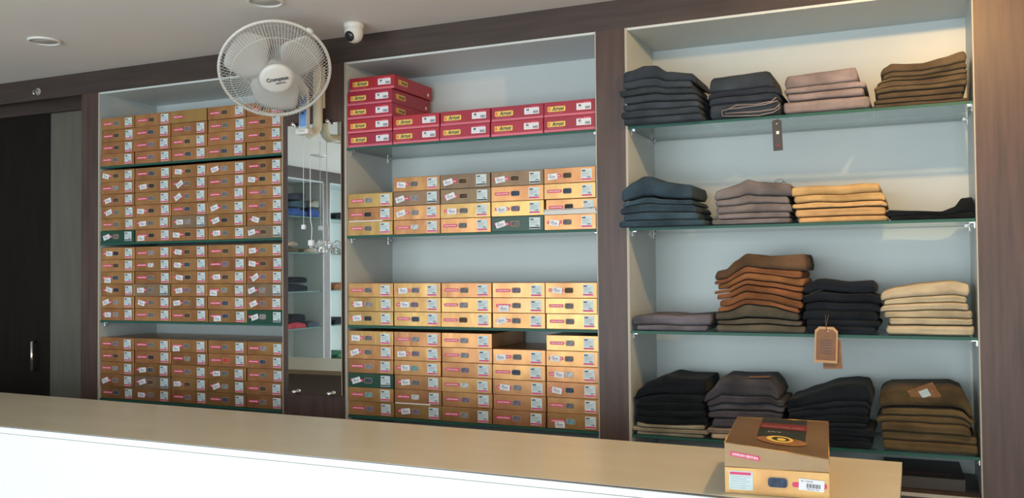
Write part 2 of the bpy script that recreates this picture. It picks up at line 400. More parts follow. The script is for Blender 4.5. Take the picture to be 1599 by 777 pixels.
def size_mesh(nm):
    if nm not in SIZEL:
        bm = bmesh.new(); bm_box(bm, -.031, .031, -.0005, 0, -.0125, .0125, 0); bm_box(bm, -.031, .031, -.0006, 0, .0125, .0155, 4)
        bm_text(bm, nm, .012, T3(-.017, -.0010, .0045), 1, bold=.0005)
        bm_box(bm, -.006, .028, -.0008, -.0005, .006, .0068, 2); bm_box(bm, -.026, .002, -.0008, -.0005, -.004, -.0032, 2); bm_box(bm, -.026, -.004, -.0008, -.0005, -.008, -.0072, 2)
        for k in range(11): bm_box(bm, .006+.002*k, .0071+.002*k, -.0008, -.0005, -.0095, .001, 3)
        for k in range(3): bm_box(bm, .001+.009*k, .007+.009*k, -.0007, 0, .0155, .0185, 4)
        SIZEL[nm] = mesh('size_label', bm, [M['tagw'], M['ink'], M['greyink'], M['ink'], M['redlip']])
    return SIZEL[nm]

ORD = ('first', 'second', 'third', 'fourth', 'fifth', 'sixth', 'seventh', 'eighth')
def put_box(x, z, bay, comp, col, row, kind='gold', tag=None, win=None, y=None, strip=True, dark=False, paper=False, num=None, label=None, group=None, sc=1):
    """one shirt box and its printed parts; x centre, z underside"""
    y = (.004+random.uniform(0, .007)) if y is None else y
    look = {'gold': 'gold', 'goldy': 'yellow-gold', 'goldd': 'dull brown', 'green': 'dark green', 'red': 'crimson'}[kind]
    lab = label or ('%s box %s, %s bay, %s compartment, %s column, %s from top' % (
        look, 'with white size sticker' if kind == 'red' else ('with price tag' if tag is not None else 'with pink strip' if strip else 'without label'),
        bay, comp, ORD[col], ORD[row]))
    t = thing('shirt_box', lab, 'box', (x, y, z), random.uniform(-.003, .003), group or ('crimson shirt boxes' if kind == 'red' else 'shirt boxes stacked on the shelves'))
    t.scale = (sc, 1, 1)
    obj('carton', CART[kind], t)
    if kind == 'red':
        obj('logo_plate', LOGO, t, (-.058, -.0002, .031)); obj('size_label', size_mesh(num or '40'), t, (.062, -.0002, .032))
        if bay == 'middle' and col == 0 and row < 3:
            obj('side_logo', LOGO, t, (W_/2, .07, .032), (0, 0, math.pi/2))
            obj('thumb_dot', DOT, t, (W_/2, .292, .020), (0, 0, math.pi/2))
        return t
    jx = random.uniform(-.003, .003)
    if strip: obj('brand_strip', STRIP, t, (-.066+jx, -.0002, .0295+random.uniform(-.001, .001)))
    w_ = win if win is not None else random.choice((0, 0, 1, 1, 2, 3, 5, 8))
    if win != -1: obj('fabric_window', WM[w_], t, (-.010+jx, -.0002, .0295))
    if win != -1: obj('size_label', STKD if (dark or kind in ('goldd', 'green')) else STK, t, (.074+random.uniform(-.003, .002), -.0002, .0295+random.uniform(-.002, .001)))
    if tag is not None: obj('price_tag', TAG, t, (-.066+random.uniform(-.012, .012), -.001, (.0285 if tag != 99 else .016)+random.uniform(-.002, .002)), (0, math.radians(-(tag if tag != 99 else random.uniform(-4, 4))), 0))
    if paper: box_obj('folded_paper', -.108, .06, -.0012, .02, -.0005, .004, M['paper'], t)
    return t

PIT = .0600
B1_ = [-1.6245, -1.399, -1.165, -.940, -.712, -.502]; B2_ = [-.159, .069, .295, .526, .756, .9715]
cols1 = [(a+b)/2 for a, b in zip(B1_, B1_[1:])]; cols2 = [(a+b)/2 for a, b in zip(B2_, B2_[1:])]
wid = {'left': [b-a for a, b in zip(B1_, B1_[1:])], 'middle': [b-a for a, b in zip(B2_, B2_[1:])]}
# per compartment, columns left to right, rows top to bottom
# codes: . plain, t tagged (random tilt), T tag level, u steep tag, b tag below strip, d dull, D dull+tag, g green+tag, y yellow, Y yellow+tag, n no label, p plain + pale window, r red window
L1 = ['....', '....', 'n...', '....', '....']
L2 = ['t.tt.g', '.T.TTb', 'Tuu.DT', 't..ttT', '.T..tD']
L3 = ['T.bttT', '.p.Dt.', 'TTTTT.', '..Tb.b', 'TTuDtg']
L4 = ['...t.', '..TDT', 'b..T.', '.rTt.', '.....']
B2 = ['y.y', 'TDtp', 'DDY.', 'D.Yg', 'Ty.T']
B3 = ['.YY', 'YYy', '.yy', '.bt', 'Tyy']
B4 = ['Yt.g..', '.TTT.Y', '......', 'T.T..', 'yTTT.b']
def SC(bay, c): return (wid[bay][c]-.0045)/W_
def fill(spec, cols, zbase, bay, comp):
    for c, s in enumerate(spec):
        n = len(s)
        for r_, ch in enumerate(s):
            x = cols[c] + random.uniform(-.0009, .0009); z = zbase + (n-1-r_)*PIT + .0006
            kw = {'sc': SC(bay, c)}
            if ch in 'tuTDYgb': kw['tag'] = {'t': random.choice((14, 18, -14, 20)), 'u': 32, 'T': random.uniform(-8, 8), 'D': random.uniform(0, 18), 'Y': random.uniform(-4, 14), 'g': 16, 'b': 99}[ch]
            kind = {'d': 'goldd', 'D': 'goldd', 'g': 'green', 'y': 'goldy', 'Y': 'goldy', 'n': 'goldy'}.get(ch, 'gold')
            if ch == 'p': kw['win'] = 6
            elif ch == 'r': kw['win'] = 7
            elif ch == 'n': kw['win'] = -1
            elif bay == 'middle' and comp == 'bottom': kw['win'] = random.choice((1, 4, 5, 6, 8, 8, 2))
            if bay == 'middle' and ((comp == 'second' and c == 0 and r_ == 1) or (comp == 'bottom' and c == 1 and r_ == 4)): kw['paper'] = True
            if bay == 'middle' and comp == 'second' and c == 4: kw['y'] = .017 if r_ == 2 else .002
            put_box(x, z, bay, comp, c, r_, kind, **kw)
for sp, k, nm in ((L1, 0, 'top'), (L2, 1, 'second'), (L3, 2, 'third'), (L4, 3, 'bottom')): fill(sp, cols1, ST_[k], 'left', nm)
for sp, k, nm in ((B2, 1, 'second'), (B3, 2, 'third'), (B4, 3, 'bottom')): fill(sp, cols2, ST_[k], 'middle', nm)
reds = [['38', '36', '38', '36', '38'], ['40', '42'], ['40', '38'], ['44', '42'], ['38', '42']]
for c, s in enumerate(reds):
    for r_, nm in enumerate(s):
        dx = .010 if (c, r_) == (0, 0) else 0
        put_box(cols2[c]+dx+random.uniform(-.001, .001), ST_[0]+(len(s)-1-r_)*PIT+.0006, 'middle', 'top', c, r_, 'red', num=nm, sc=SC('middle', c))
# white papers sandwiched in the last column of the second compartment
bm = bmesh.new()
for k in range(5):
    z0 = .0005+k*.0036; bm_box(bm, -.110+.001*k, .108-.0015*k, .002*(k % 2), .014, z0, z0+.0030)
for k in range(12):
    xa, xb = -.106+.0178*k, -.106+.0178*(k+1); za, zb = (.0195+.005*((q+.106)/.21)**3 for q in (xa, xb))
    vs = [bm.verts.new(p_) for p_ in ((xa, -.004, za), (xb, -.004, zb), (xb, .013, zb), (xa, .013, za), (xa, -.004, za+.0012), (xb, -.004, zb+.0012), (xb, .013, zb+.0012), (xa, .013, za+.0012))]
    for q in ((0, 1, 2, 3), (4, 5, 6, 7), (0, 1, 5, 4), (3, 2, 6, 7)): bm.faces.new([vs[h_] for h_ in q])
obj('paper_sheaf', mesh('paper_sheaf', bm, M['paper']), None, (cols2[4], .001, ST_[1]+PIT+.0003), label='white paper sheets poking out between gold boxes at right of middle bay', category='paper')
# ------------------------------------------------------------------ boxes on the counter
def counter_box(name_label, loc, rz, hts, kind):
    """hts: heights at front left, front right, back right, back left"""
    t = thing('shirt_box', name_label, 'box', loc, rz, 'gold shirt boxes on the counter')
    bm = bmesh.new(); w2 = W_/2
    P = [(-w2, 0), (w2, 0), (w2, DP), (-w2, DP)]
    lo = [bm.verts.new((x, y, 0)) for x, y in P]; hi = [bm.verts.new((x, y, h)) for (x, y), h in zip(P, hts)]
    for q in (lo[::-1], (lo[0], lo[1], hi[1], hi[0]), (lo[1], lo[2], hi[2], hi[1]), (lo[2], lo[3], hi[3], hi[2]), (lo[3], lo[0], hi[0], hi[3])): bm.faces.new(q)
    N = 8; g = []
    for i in range(N+1):
        g.append([])
        for j in range(N+1):
            s_, t_ = i/N, j/N
            g[-1].append(bm.verts.new((-w2+W_*s_, DP*t_, (hts[0]*(1-s_)+hts[1]*s_)*(1-t_)+(hts[3]*(1-s_)+hts[2]*s_)*t_)))
    for i in range(N):
        for j in range(N): bm.faces.new((g[i][j], g[i+1][j], g[i+1][j+1], g[i][j+1]))
    bmesh.ops.remove_doubles(bm, verts=bm.verts, dist=.00005)
    obj('carton', mesh('carton', bm, M[kind]), t)
    bm = bmesh.new()
    for a_, b_ in ((0, 1), (1, 2), (2, 3), (3, 0)): bm_tube(bm, [(*P[a_], hts[a_]), (*P[b_], hts[b_])], .0011, 6)
    obj('fold_edge', mesh('fold_edge', bm, M['goldy']), t)
    return t, hts
rz = .085
cb1, _ = counter_box('yellow-gold shirt box on the counter, lower of two, with barcode tag and grey window', (1.783, -1.186, CZ+.0006), rz, (.058, .058, .058, .058), 'goldy')
bm = bmesh.new(); bm_box(bm, -.026, .026, -.0006, 0, -.021, .021, 0); bm_box(bm, -.024, .022, -.0009, -.0005, .0125, .0185, 1)
for k in range(6): bm_box(bm, -.022, .020-(.008 if k % 2 else 0), -.0008, -.0005, .008-.005*k, .0088-.005*k, 2)
obj('size_label', mesh('size_label', bm, [M['sticker'], M['pink'], M['greyink']]), cb1, (-.076, -.0006, .0295))
obj('fabric_window', WM[2], cb1, (.003, -.0006, .0300), None).scale = (1.15, 1, 1.1)
bm = bmesh.new(); bm_round(bm, 0, 0, .072, .011, .004, -.0006, 0)
obj('brand_strip', mesh('brand_strip', bm, M['pink']), cb1, (.070, -.0006, .028))
bm = bmesh.new(); bm_box(bm, -.0265, .0265, -.0016, -.001, -.0125, .0125, 0)
bm_text(bm, 'RS 1195.00', .0055, T3(-.010, -.0018, .0075), 1)
for k in range(13): bm_box(bm, -.010+.0022*k, -.0089+.0022*k+(.0006 if k % 3 == 0 else 0), -.0018, -.0016, -.006, .003, 1)
bm_text(bm, 'MRP INCL TAX', .0038, T3(.003, -.0018, -.0092), 1)
obj('price_tag', mesh('price_tag', bm, [M['tagw'], M['ink']]), cb1, (.074, -.0006, .029), (0, math.radians(3), 0))
cb2, hts = counter_box('brown-gold shirt box on the counter, upper of two, with crushed sloping top', (1.783, -1.186, CZ+.0006+.0586), rz, (.054, .029, .058, .060), 'goldc')
bm = bmesh.new(); bm_round(bm, 0, 0, .066, .0105, .003, -.0006, 0)
bm_text(bm, 'LONDON VENTURA', .0074, T3(0, -.0007, -.0003), 1, bold=.0002, width=.057)
obj('brand_strip', mesh('brand_strip', bm, [M['pink'], M['white']]), cb2, (-.066, -.0004, .0255), (0, math.radians(8), 0))
# printed sleeve on the top face: bilinear surface following the dented top
def topz(x, y):
    s = (x+W_/2)/W_; t_ = y/DP; a, b, c, d = hts
    return (a*(1-s)+b*s)*(1-t_) + (d*(1-s)+c*s)*t_
def on_top(name, pieces, mats):
    bm = bmesh.new()
    for poly, mi, lift in pieces:
        cx = sum(p_[0] for p_ in poly)/len(poly); cy = sum(p_[1] for p_ in poly)/len(poly)
        c0 = bm.verts.new((cx, cy, topz(cx, cy)+lift)); vs = [bm.verts.new((x, y, topz(x, y)+lift)) for x, y in poly]
        for k in range(len(vs)):
            f = bm.faces.new((c0, vs[k], vs[(k+1) % len(vs)])); f.material_index = mi
    return bm
def rect(x0, x1, y0, y1, n=6):
    P = [(x0+(x1-x0)*k/n, y0) for k in range(n)] + [(x1, y0+(y1-y0)*k/n) for k in range(n)] + [(x1-(x1-x0)*k/n, y1) for k in range(n)] + [(x0, y1-(y1-y0)*k/n) for k in range(n)]
    return P
def ell(cx, cy, a, b, n=28): return [(cx+a*math.cos(2*math.pi*k/n), cy+b*math.sin(2*math.pi*k/n)) for k in range(n)]
pcs = [(rect(-.048, .060, .10, .322), 0, .0012), (rect(-.049, .061, .205, .262), 1, .0018),
       (ell(.008, .088, .056, .036), 4, .0016), (ell(.004, .100, .030, .030), 2, .0024), (ell(.006, .100, .020, .019), 0, .0030), (ell(.008, .094, .010, .012), 2, .0036)]
bm = on_top('top_print', pcs, None)
def top_text(bm, s, size, x, y, wd, mi):
    t = bmesh.new(); bm_text(t, s, size, Matrix(), mi, width=wd)
    bmesh.ops.transform(t, matrix=Matrix.Rotation(math.radians(-90), 4, 'X'), verts=t.verts)
    for v in t.verts: v.co = Vector((v.co.x+x, v.co.y+y, topz(v.co.x+x, v.co.y+y)+.0028))
    m2 = bpy.data.meshes.new('q'); t.to_mesh(m2); t.free(); bm.from_mesh(m2); bpy.data.meshes.remove(m2)
top_text(bm, 'PREMIUM CASUAL SHIRTS', .012, .006, .222, .096, 3)
top_text(bm, 'JAY', .018, -.010, .165, .034, 3)
obj('top_print', mesh('top_print', bm, [M['darkprint'], M['maroon'], M['yellow'], M['white'], M['leather']]), cb2)
# box darkened by painted-in shade, on the base cabinet, under the lowest shelf of the right bay
t = thing('shirt_box', 'shade-darkened box with maroon line lying under the lowest shelf, bottom right corner', 'box', (2.085, .06, ZB+.0006), .02)
bm = bmesh.new(); bm_box(bm, -.125, .125, 0, .30, 0, .040, 0, .0012); obj('carton', mesh('carton', bm, M['shade']), t)
bm = bmesh.new(); bm_box(bm, -.08, .11, .06, .075, .0402, .0408); obj('top_print', mesh('top_print', bm, M['maroon']), t)


# ------------------------------------------------------------------ folded garments
def lerp(a, b, t): return a+(b-a)*t
def garment_mesh(x0, x1, zl, zu, depth, seed=0, nx=46, wob=.0016, groove=.5, noseF=.9, cut=None):
    """one folded garment: a cloth slab with a rounded fold in front; zl/zu give underside and top along x"""
    bm = bmesh.new(); rings = []; L_ = x1-x0
    rnd = random.Random(seed)
    g1, g2 = rnd.uniform(.35, .65), rnd.uniform(.3, .7)
    xs = [x0+L_*lerp(.5-.5*math.cos(math.pi*i/nx), i/nx, .35) for i in range(nx+1)]
    if cut and x0+.004 < cut < x1:
        xs = sorted([x for x in xs if abs(x-cut) > .003]+[cut-.0014, cut+.0004])
    for x in xs:
        t = (x-x0)/L_
        e = min(x-x0, x1-x)
        en = min(1, max(.0, e/.010)); k = math.sqrt(max(0, 1-(1-en)**2))*.94+.06
        a, b = zl(x), zu(x); h = b-a; mid = a+h*(.5+.12*math.sin(seed)); hh = h*k
        a2 = max(a, mid-hh*.5); b2 = min(b, a2+hh)
        a2 = min(a2, b2-.001)
        nose = min(.5*(b2-a2)*noseF, .013)
        rec = (1-k)*.016 + .0045*noise.noise(V(x*9, seed*3.1, 0))
        ring = []
        n_f = 9
        for q in range(n_f+1):
            th = -math.pi/2+math.pi*q/n_f
            zz = .5+.5*math.sin(th); c = abs(math.cos(th))**.75
            gr = groove*.0042*math.exp(-((zz-lerp(g1, g2, t))/.10)**2) * min(1, (b2-a2)/.014)
            ring.append((rec+nose*(1-c)+gr, a2+(b2-a2)*zz))
        for q in (.12, .35, .65, .88):
            ring.append((rec+nose+(depth-2*nose-rec)*q, b2+.0014*math.sin(q*9+seed)*0))
        for q in range(5):
            th = math.pi/2-math.pi*q/4; ring.append((depth-nose+nose*abs(math.cos(th)), a2+(b2-a2)*(.5+.5*math.sin(th))))
        for q in (.8, .5, .2): ring.append((rec+nose+(depth-2*nose-rec)*q, a2))
        vs = []
        for j_, (y, z) in enumerate(ring):
            p = V(x, y, z); nz = noise.noise(V(x*22+seed, y*22, z*30)); n2 = noise.noise(V(x*7, y*7+seed, z*60))
            y += wob*1.6*nz + wob*2*n2
            if j_ > 0 and j_ < 9: z += min(h*.08, wob)*noise.noise(V(x*30, seed, j_))*math.sin(math.pi*j_/9)
            vs.append(bm.verts.new((x+(wob*2*n2*(1-en) if not cut else 0), y, z)))
        rings.append(vs)
    for A_, B_ in zip(rings, rings[1:]):
        m_ = len(A_)
        for k in range(m_):
            f = bm.faces.new((A_[k], B_[k], B_[(k+1) % m_], A_[(k+1) % m_])); f.smooth = True
    for r_ in (rings[0], rings[-1]):
        try: f = bm.faces.new(r_); f.smooth = True
        except ValueError: pass
    return bm

def interp(P, x):
    if x <= P[0][0]: return P[0][1]
    for (a, b), (c, d) in zip(P, P[1:]):
        if x <= c:
            t = (x-a)/(c-a); t = t*t*(3-2*t)*.5+t*.5
            return b+(d-b)*t
    return P[-1][1]

GN = [0]
def stack(desc, place, fab, shelf, base_pts, sil, ul, ur, fr, y0=.004, depth=.25, ysil=None, group=None, jit=.011):
    """fr: cumulative layer fractions (0..1); sil: top outline read at depth ysil; base_pts: None or outline of what lies under"""
    ys = y0 if ysil is None else ysil
    P = []
    for u, v in sil:
        p = px(u, v, ys); q = px(u, v, y0); P.append((q.x, p.z))
    zb = ST_[shelf] + .0006
    if base_pts: B_ = [(px(u, v, y0).x, px(u, v, y0).z) for u, v in base_pts]; bf = lambda x: interp(B_, x)
    else: bf = lambda x: zb
    hs = sorted(z-bf(x) for x, z in P); hm = hs[len(hs)//2]
    n = len(fr)-1; out = []
    zref = px(sum(ul)/2, 0, y0)
    xl = [px(u, 400, y0).x for u in ul]; xr = [px(u, 400, y0).x for u in ur]
    GN[0] += 1; sd = GN[0]*17
    def surf(k):
        f = fr[k]
        def g(x):
            h = interp(P, x)-bf(x); h = max(h, .55*hm)
            z = bf(x)+f*(hm+(h-hm)*f)
            if 0 < k < n: z += .0022*noise.noise(V(x*11, sd+k*2.3, 0))*4*f*(1-f)+.0016*noise.noise(V(x*11, sd+k*2.3, 5))
            return z
        return g
    for k in range(n):
        t = (k+.5)/n; rr = random.Random(sd+k)
        a = lerp(xl[0], xl[1], t)+rr.uniform(-jit, jit); b = lerp(xr[0], xr[1], t)+rr.uniform(-jit, jit)
        a = min(a, b-.1)
        lo, hi = surf(k), surf(k+1)
        yy = y0+(rr.uniform(0, .010) if n > 1 else 0); cx = (a+b)/2; z0 = lo(cx)
        bm = garment_mesh(a, b, lambda x: lo(x)+.0008, lambda x: hi(x)-.0008, depth+rr.uniform(-.012, .012), sd+k, groove=1 if rr.random() < .75 else .1, cut=X[4]+LT+.0022 if y0 < -.01 else None)
        bmesh.ops.translate(bm, vec=(-cx, 0, -z0), verts=bm.verts)
        for v in bm.verts:
            v.co.y += yy
            if v.co.x+cx > X[5]-LR-.0015: v.co.x = X[5]-LR-.0015-cx
            if v.co.x+cx < X[4]+LT+.0015:
                if y0 < -.01: v.co.y = min(v.co.y, -.0025-.0006*(k % 2))
                else: v.co.x = X[4]+LT+.0015-cx
            v.co.y -= yy
        pos = 'lone' if n == 1 else ('topmost' if k == n-1 else 'lowest' if k == 0 else ORD[n-1-k]+' from top')
        fb = fab[k] if isinstance(fab, list) else fab; ds = desc[k] if isinstance(desc, list) else desc
        o = obj('folded_trousers', mesh('folded_trousers', bm, FB[fb]), None, (cx, yy, z0),
                label='%s trousers, %s of %s' % (ds, pos, place), category='trousers', group=group or 'folded trousers in the right bay')
        out.append(o)
    return out
RW = random.Random(5)
def eq(n, top=1.0):
    """n layers, the last one `top` times as thick"""
    w_ = [RW.uniform(.72, 1.3) for _ in range(n-1)]+[top]; s = sum(w_); r_ = [0]
    for q in w_: r_.append(r_[-1]+q/s)
    return r_

denimS = stack('dark grey denim', 'leftmost stack on top shelf', 'denim', 0, None, [(968, 112), (985, 108), (1003, 101), (1022, 100), (1040, 110), (1078, 112), (1090, 122)], (974, 970), (1096, 1084), eq(7, 1.9), y0=-.045, depth=.27)
navyS = stack(['grey-edged dark', 'dark navy', 'dark navy', 'dark navy'], 'second stack on top shelf', ['denim', 'navy', 'navy', 'denim'], 0, None, [(1105, 128), (1114, 120), (1150, 115), (1195, 109), (1210, 114), (1222, 130)], (1110, 1108), (1222, 1214), [0, .36, .52, .66, 1], y0=-.004)
stack('lilac-grey', 'third stack on top shelf', 'lilac', 0, None, [(1222, 120), (1232, 117), (1285, 110), (1335, 103), (1350, 106), (1360, 122)], (1230, 1224), (1366, 1346), [0, .32, .52, .68, 1])
stack('olive-brown', 'rightmost stack on top shelf', 'olive', 0, None, [(1366, 122), (1380, 105), (1392, 98), (1415, 98), (1440, 97), (1475, 88), (1500, 79), (1517, 76)], (1364, 1382), (1514, 1517), eq(8, 1.8))
stack('blue denim', 'leftmost stack on second shelf', 'blue', 1, None, [(966, 300), (985, 284), (1003, 274), (1015, 274), (1032, 282), (1076, 287), (1088, 300)], (968, 974), (1102, 1078), eq(5, 2.4), y0=-.040, depth=.27)
stack('warm grey', 'second stack on second shelf', 'grey', 1, None, [(1112, 300), (1128, 294), (1150, 287), (1167, 279), (1185, 283), (1238, 286)], (1114, 1114), (1234, 1234), eq(5, 1.9))
stack('golden tan', 'third stack on second shelf', 'tan', 1, None, [(1240, 292), (1268, 289), (1310, 289), (1345, 285), (1375, 285), (1385, 298)], (1242, 1240), (1392, 1380), eq(5, 1.3))
stack('black', 'low stack at right end of second shelf', 'black', 1, None, [(1388, 327), (1425, 328), (1470, 329), (1490, 322), (1502, 308), (1520, 306), (1526, 310)], (1390, 1390), (1524, 1526), eq(2, 1.3))
stack('purple-grey', 'low stack at left end of third shelf', 'purple', 2, None, [(984, 494), (1002, 491), (1035, 491), (1060, 493), (1110, 490)], (986, 988), (1107, 1104), eq(2, 1.2))
mb = [(1108, 489), (1135, 486), (1165, 475), (1200, 478), (1250, 490)]
stack('moss-brown', 'stack under rust trousers on third shelf', 'moss', 2, None, mb, (1112, 1116), (1252, 1248), eq(3, 1.5))
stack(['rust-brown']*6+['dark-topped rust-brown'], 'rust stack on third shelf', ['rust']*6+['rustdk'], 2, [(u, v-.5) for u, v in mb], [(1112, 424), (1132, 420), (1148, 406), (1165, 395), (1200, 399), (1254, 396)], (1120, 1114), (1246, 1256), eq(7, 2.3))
stack('blue-black', 'dark stack beside khaki ones on third shelf', 'ink', 2, None, [(1252, 446), (1264, 441), (1276, 435), (1320, 440), (1358, 438), (1370, 446)], (1258, 1252), (1370, 1372), eq(6, 1.6))
stack(['pale khaki']*5+['thicker khaki'], 'rightmost stack on third shelf', 'khaki', 2, None, [(1366, 462), (1385, 452), (1400, 448), (1440, 442), (1490, 438), (1508, 442)], (1386, 1372), (1526, 1508), eq(6, 1.5))
bb = [(984, 657), (1010, 663), (1050, 665), (1098, 665)]
stack('beige', 'beige pile under black trousers on lowest shelf', 'beige', 3, None, bb, (987, 985), (1098, 1100), eq(3), y0=.0)
stack('black', 'black stack at left of lowest shelf', 'black', 3, [(u, v-.5) for u, v in bb], [(986, 622), (996, 602), (1012, 590), (1038, 582), (1062, 586), (1098, 587)], (990, 990), (1098, 1098), eq(5, 2.2), ysil=.10)
cb = [(1098, 668), (1215, 672)]
stack('pinkish-beige', 'pinkish-beige pile under charcoal ones on lowest shelf', 'sand', 3, None, cb, (1100, 1102), (1210, 1210), eq(2), y0=.0)
charS = stack('charcoal', 'charcoal stack on lowest shelf', 'char', 3, [(u, v-.5) for u, v in cb], [(1090, 622), (1108, 604), (1126, 584), (1155, 586), (1200, 586), (1214, 600)], (1104, 1094), (1220, 1216), eq(5, 2.2), ysil=.10)
stack('blue-black', 'stack behind the counter boxes, lowest shelf', 'ink', 3, None, [(1214, 626), (1238, 618), (1268, 608), (1305, 597), (1335, 595), (1352, 597), (1362, 612)], (1226, 1222), (1356, 1352), eq(8, 2.2), ysil=.08)
pst = stack('khaki-brown', 'rightmost stack on lowest shelf', 'brown', 3, None, [(1362, 622), (1380, 604), (1392, 600), (1440, 600), (1485, 600), (1502, 606), (1518, 632)], (1370, 1366), (1520, 1510), eq(6, 2.2), ysil=.08)

# small things on top of or hanging from the trousers
from mathutils.bvhtree import BVHTree
def on_cloth(o, u, v):
    bv = BVHTree.FromPolygons([vv.co+o.location for vv in o.data.vertices], [tuple(p_.vertices) for p_ in o.data.polygons])
    d = (F + R*((u-799.5)/FPX) - U*((v-388.5)/FPX)).normalized()
    h = bv.ray_cast(CAM, d)
    if h[0] is None: return None
    nn = h[1] if h[1].dot(d) < 0 else -h[1]
    return h[0], nn.normalized()
def patch(parent, name, u, v, w_, h_, mats, rz_, label=None):
    r_ = None
    for dv in range(0, 30, 2):
        r_ = on_cloth(parent, u, v+dv)
        if r_: break
    if not r_: return
    p, nn = r_
    bm = bmesh.new(); bm_box(bm, -w_/2, w_/2, -h_/2, h_/2, -.0006, .0012, 0, .0003); bm_box(bm, -w_*.14, w_*.2, -h_*.22, h_*.25, .0012, .0018, 1)
    o = obj(name, mesh(name, bm, mats), parent)
    zx = V(1, 0, 0)-nn*nn.x; zx.normalize(); zy = nn.cross(zx)
    mm = Matrix((zx, zy, nn)).transposed() @ Matrix.Rotation(rz_, 3, 'Z')
    o.location = p+nn*.0045-parent.location; o.rotation_euler = mm.to_euler()
    if label: o['label'] = label
def hang_tag(label, u, v, y, w_, h_, mat, rim, tilt, detail, z_top_len):
    p = px(u, v, y)
    t = thing('hang_tag', label, 'tag', p, 0, None)
    c = .18*w_
    def outline(s):
        return [(-w_/2*s, -h_/2*s), (w_/2*s, -h_/2*s), (w_/2*s, (h_/2-c)*s), (w_/2*s-c*s, h_/2*s), (-w_/2*s+c*s, h_/2*s), (-w_/2*s, (h_/2-c)*s)]
    bm = bmesh.new()
    for s, ya, yb2, mi in ((1, -.0008, .0006, 1), (.86, -.0013, -.0008, 0)):
        o_ = outline(s); a = [bm.verts.new((x, ya, z)) for x, z in o_]; b = [bm.verts.new((x, yb2, z)) for x, z in o_]
        f = bm.faces.new(a); f.material_index = mi
        f = bm.faces.new(b[::-1]); f.material_index = mi
        for k in range(6): f = bm.faces.new((a[k], b[k], b[(k+1) % 6], a[(k+1) % 6])); f.material_index = mi
    for (x0, x1, z0, z1, mi) in detail: bm_box(bm, x0, x1, -.0018, -.0012, z0, z1, mi)
    o = obj('card', mesh('card', bm, [mat, rim, M['white'], M['maroon'], M['ink']]), t, None, (0, math.radians(tilt), 0))
    top = V(math.sin(math.radians(tilt))*h_/2*.8, 0, math.cos(math.radians(tilt))*h_/2*.8)
    bm = bmesh.new()
    for dx in (-.003, .003): bm_tube(bm, [top+V(0, -.002, 0), top+V(dx*.6, -.003, z_top_len*.5), top+V(dx*1.6+.003, .0, z_top_len)], .0007, 6)
    obj('string', mesh('string', bm, M['kraft'] if mat is M['kraft'] else M['ink']), t)
    bm = bmesh.new(); bmesh.ops.create_uvsphere(bm, u_segments=10, v_segments=6, radius=.0022, matrix=Matrix.Translation(top+V(.005 if mat is M['kraft'] else 0, -.002, -.003)))
    obj('eyelet', mesh('eyelet', bm, M['white']), t)
    return t
pw = .0024
kd = [(-.018, .018, z_, z_+.0022, 4) for z_ in (-.030, -.021, -.012, -.002, .006, .015)]
hang_tag('brown kraft hang tag with white eyelet, hanging in front of third shelf edge', 1290, 538, -.020, .074, .122, M['kraft'], M['kraftlt'], 2, kd, .052)
hang_tag('darker brown hang tag hanging behind the kraft one at third shelf', 1299, 551, -.010, .062, .106, M['kraft'], M['leather'], -3, kd[:3], .050)
hang_tag('narrow black hang tag hanging from navy trousers at the top shelf', 1214, 211, -.016, .032, .108, M['tagdk'], M['tagdk'], -2,
         [(-.003, .006, .004, .014, 2), (-.009, .009, -.038, -.032, 3)], .020)

topP = pst[-1]
patch(topP, 'leather_patch', 1443, 613, .085, .060, [M['leather'], M['sticker']], .45, 'brown patch with a small pale label')
patch(denimS[-1], 'leather_patch', 1074, 128, .030, .045, [M['leather'], M['maroon']], .1, 'small brown waistband patch')
patch(charS[-1], 'leather_patch', 1186, 590, .070, .034, [M['kraft'], M['kraft']], .05, 'tan patch')

# pale folded hems showing at the front of the lowest pair in the second stack
def at(u, v, y=-.010):
    return px(u, v, y)-navyS[0].location
bm = bmesh.new()
for L_ in ([(1128, 181), (1127, 173), (1140, 170), (1165, 167), (1195, 163), (1214, 157), (1218, 162), (1210, 170), (1185, 174), (1150, 176), (1132, 177)],
           [(1128, 181), (1150, 181), (1185, 180), (1208, 175), (1217, 169), (1216, 163)], [(1134, 172), (1150, 164), (1180, 163), (1205, 158), (1212, 152)]):
    bm_tube(bm, [at(u, v) for u, v in L_], .0018, 6)
obj('hem', mesh('hem', bm, FB['lilac']), navyS[0])

# wire ring lying on the grey stack
p = px(1217, 286, .03)
bm = bmesh.new()
bm_tube(bm, [(.014*math.cos(a_*.35), .006*math.sin(a_*.35), .006+.009*math.sin(a_*.35)) for a_ in range(18)], .0009, 6, closed=True)
bm_tube(bm, [(-.012+.007*k, .002*math.sin(k*3), .003+.003*math.sin(k*2.2)) for k in range(6)], .0012, 6)
obj('tag_cord', mesh('tag_cord', bm, M['ink']), None, p, None, label='black looped tag cord lying on the grey trousers stack', category='cord')

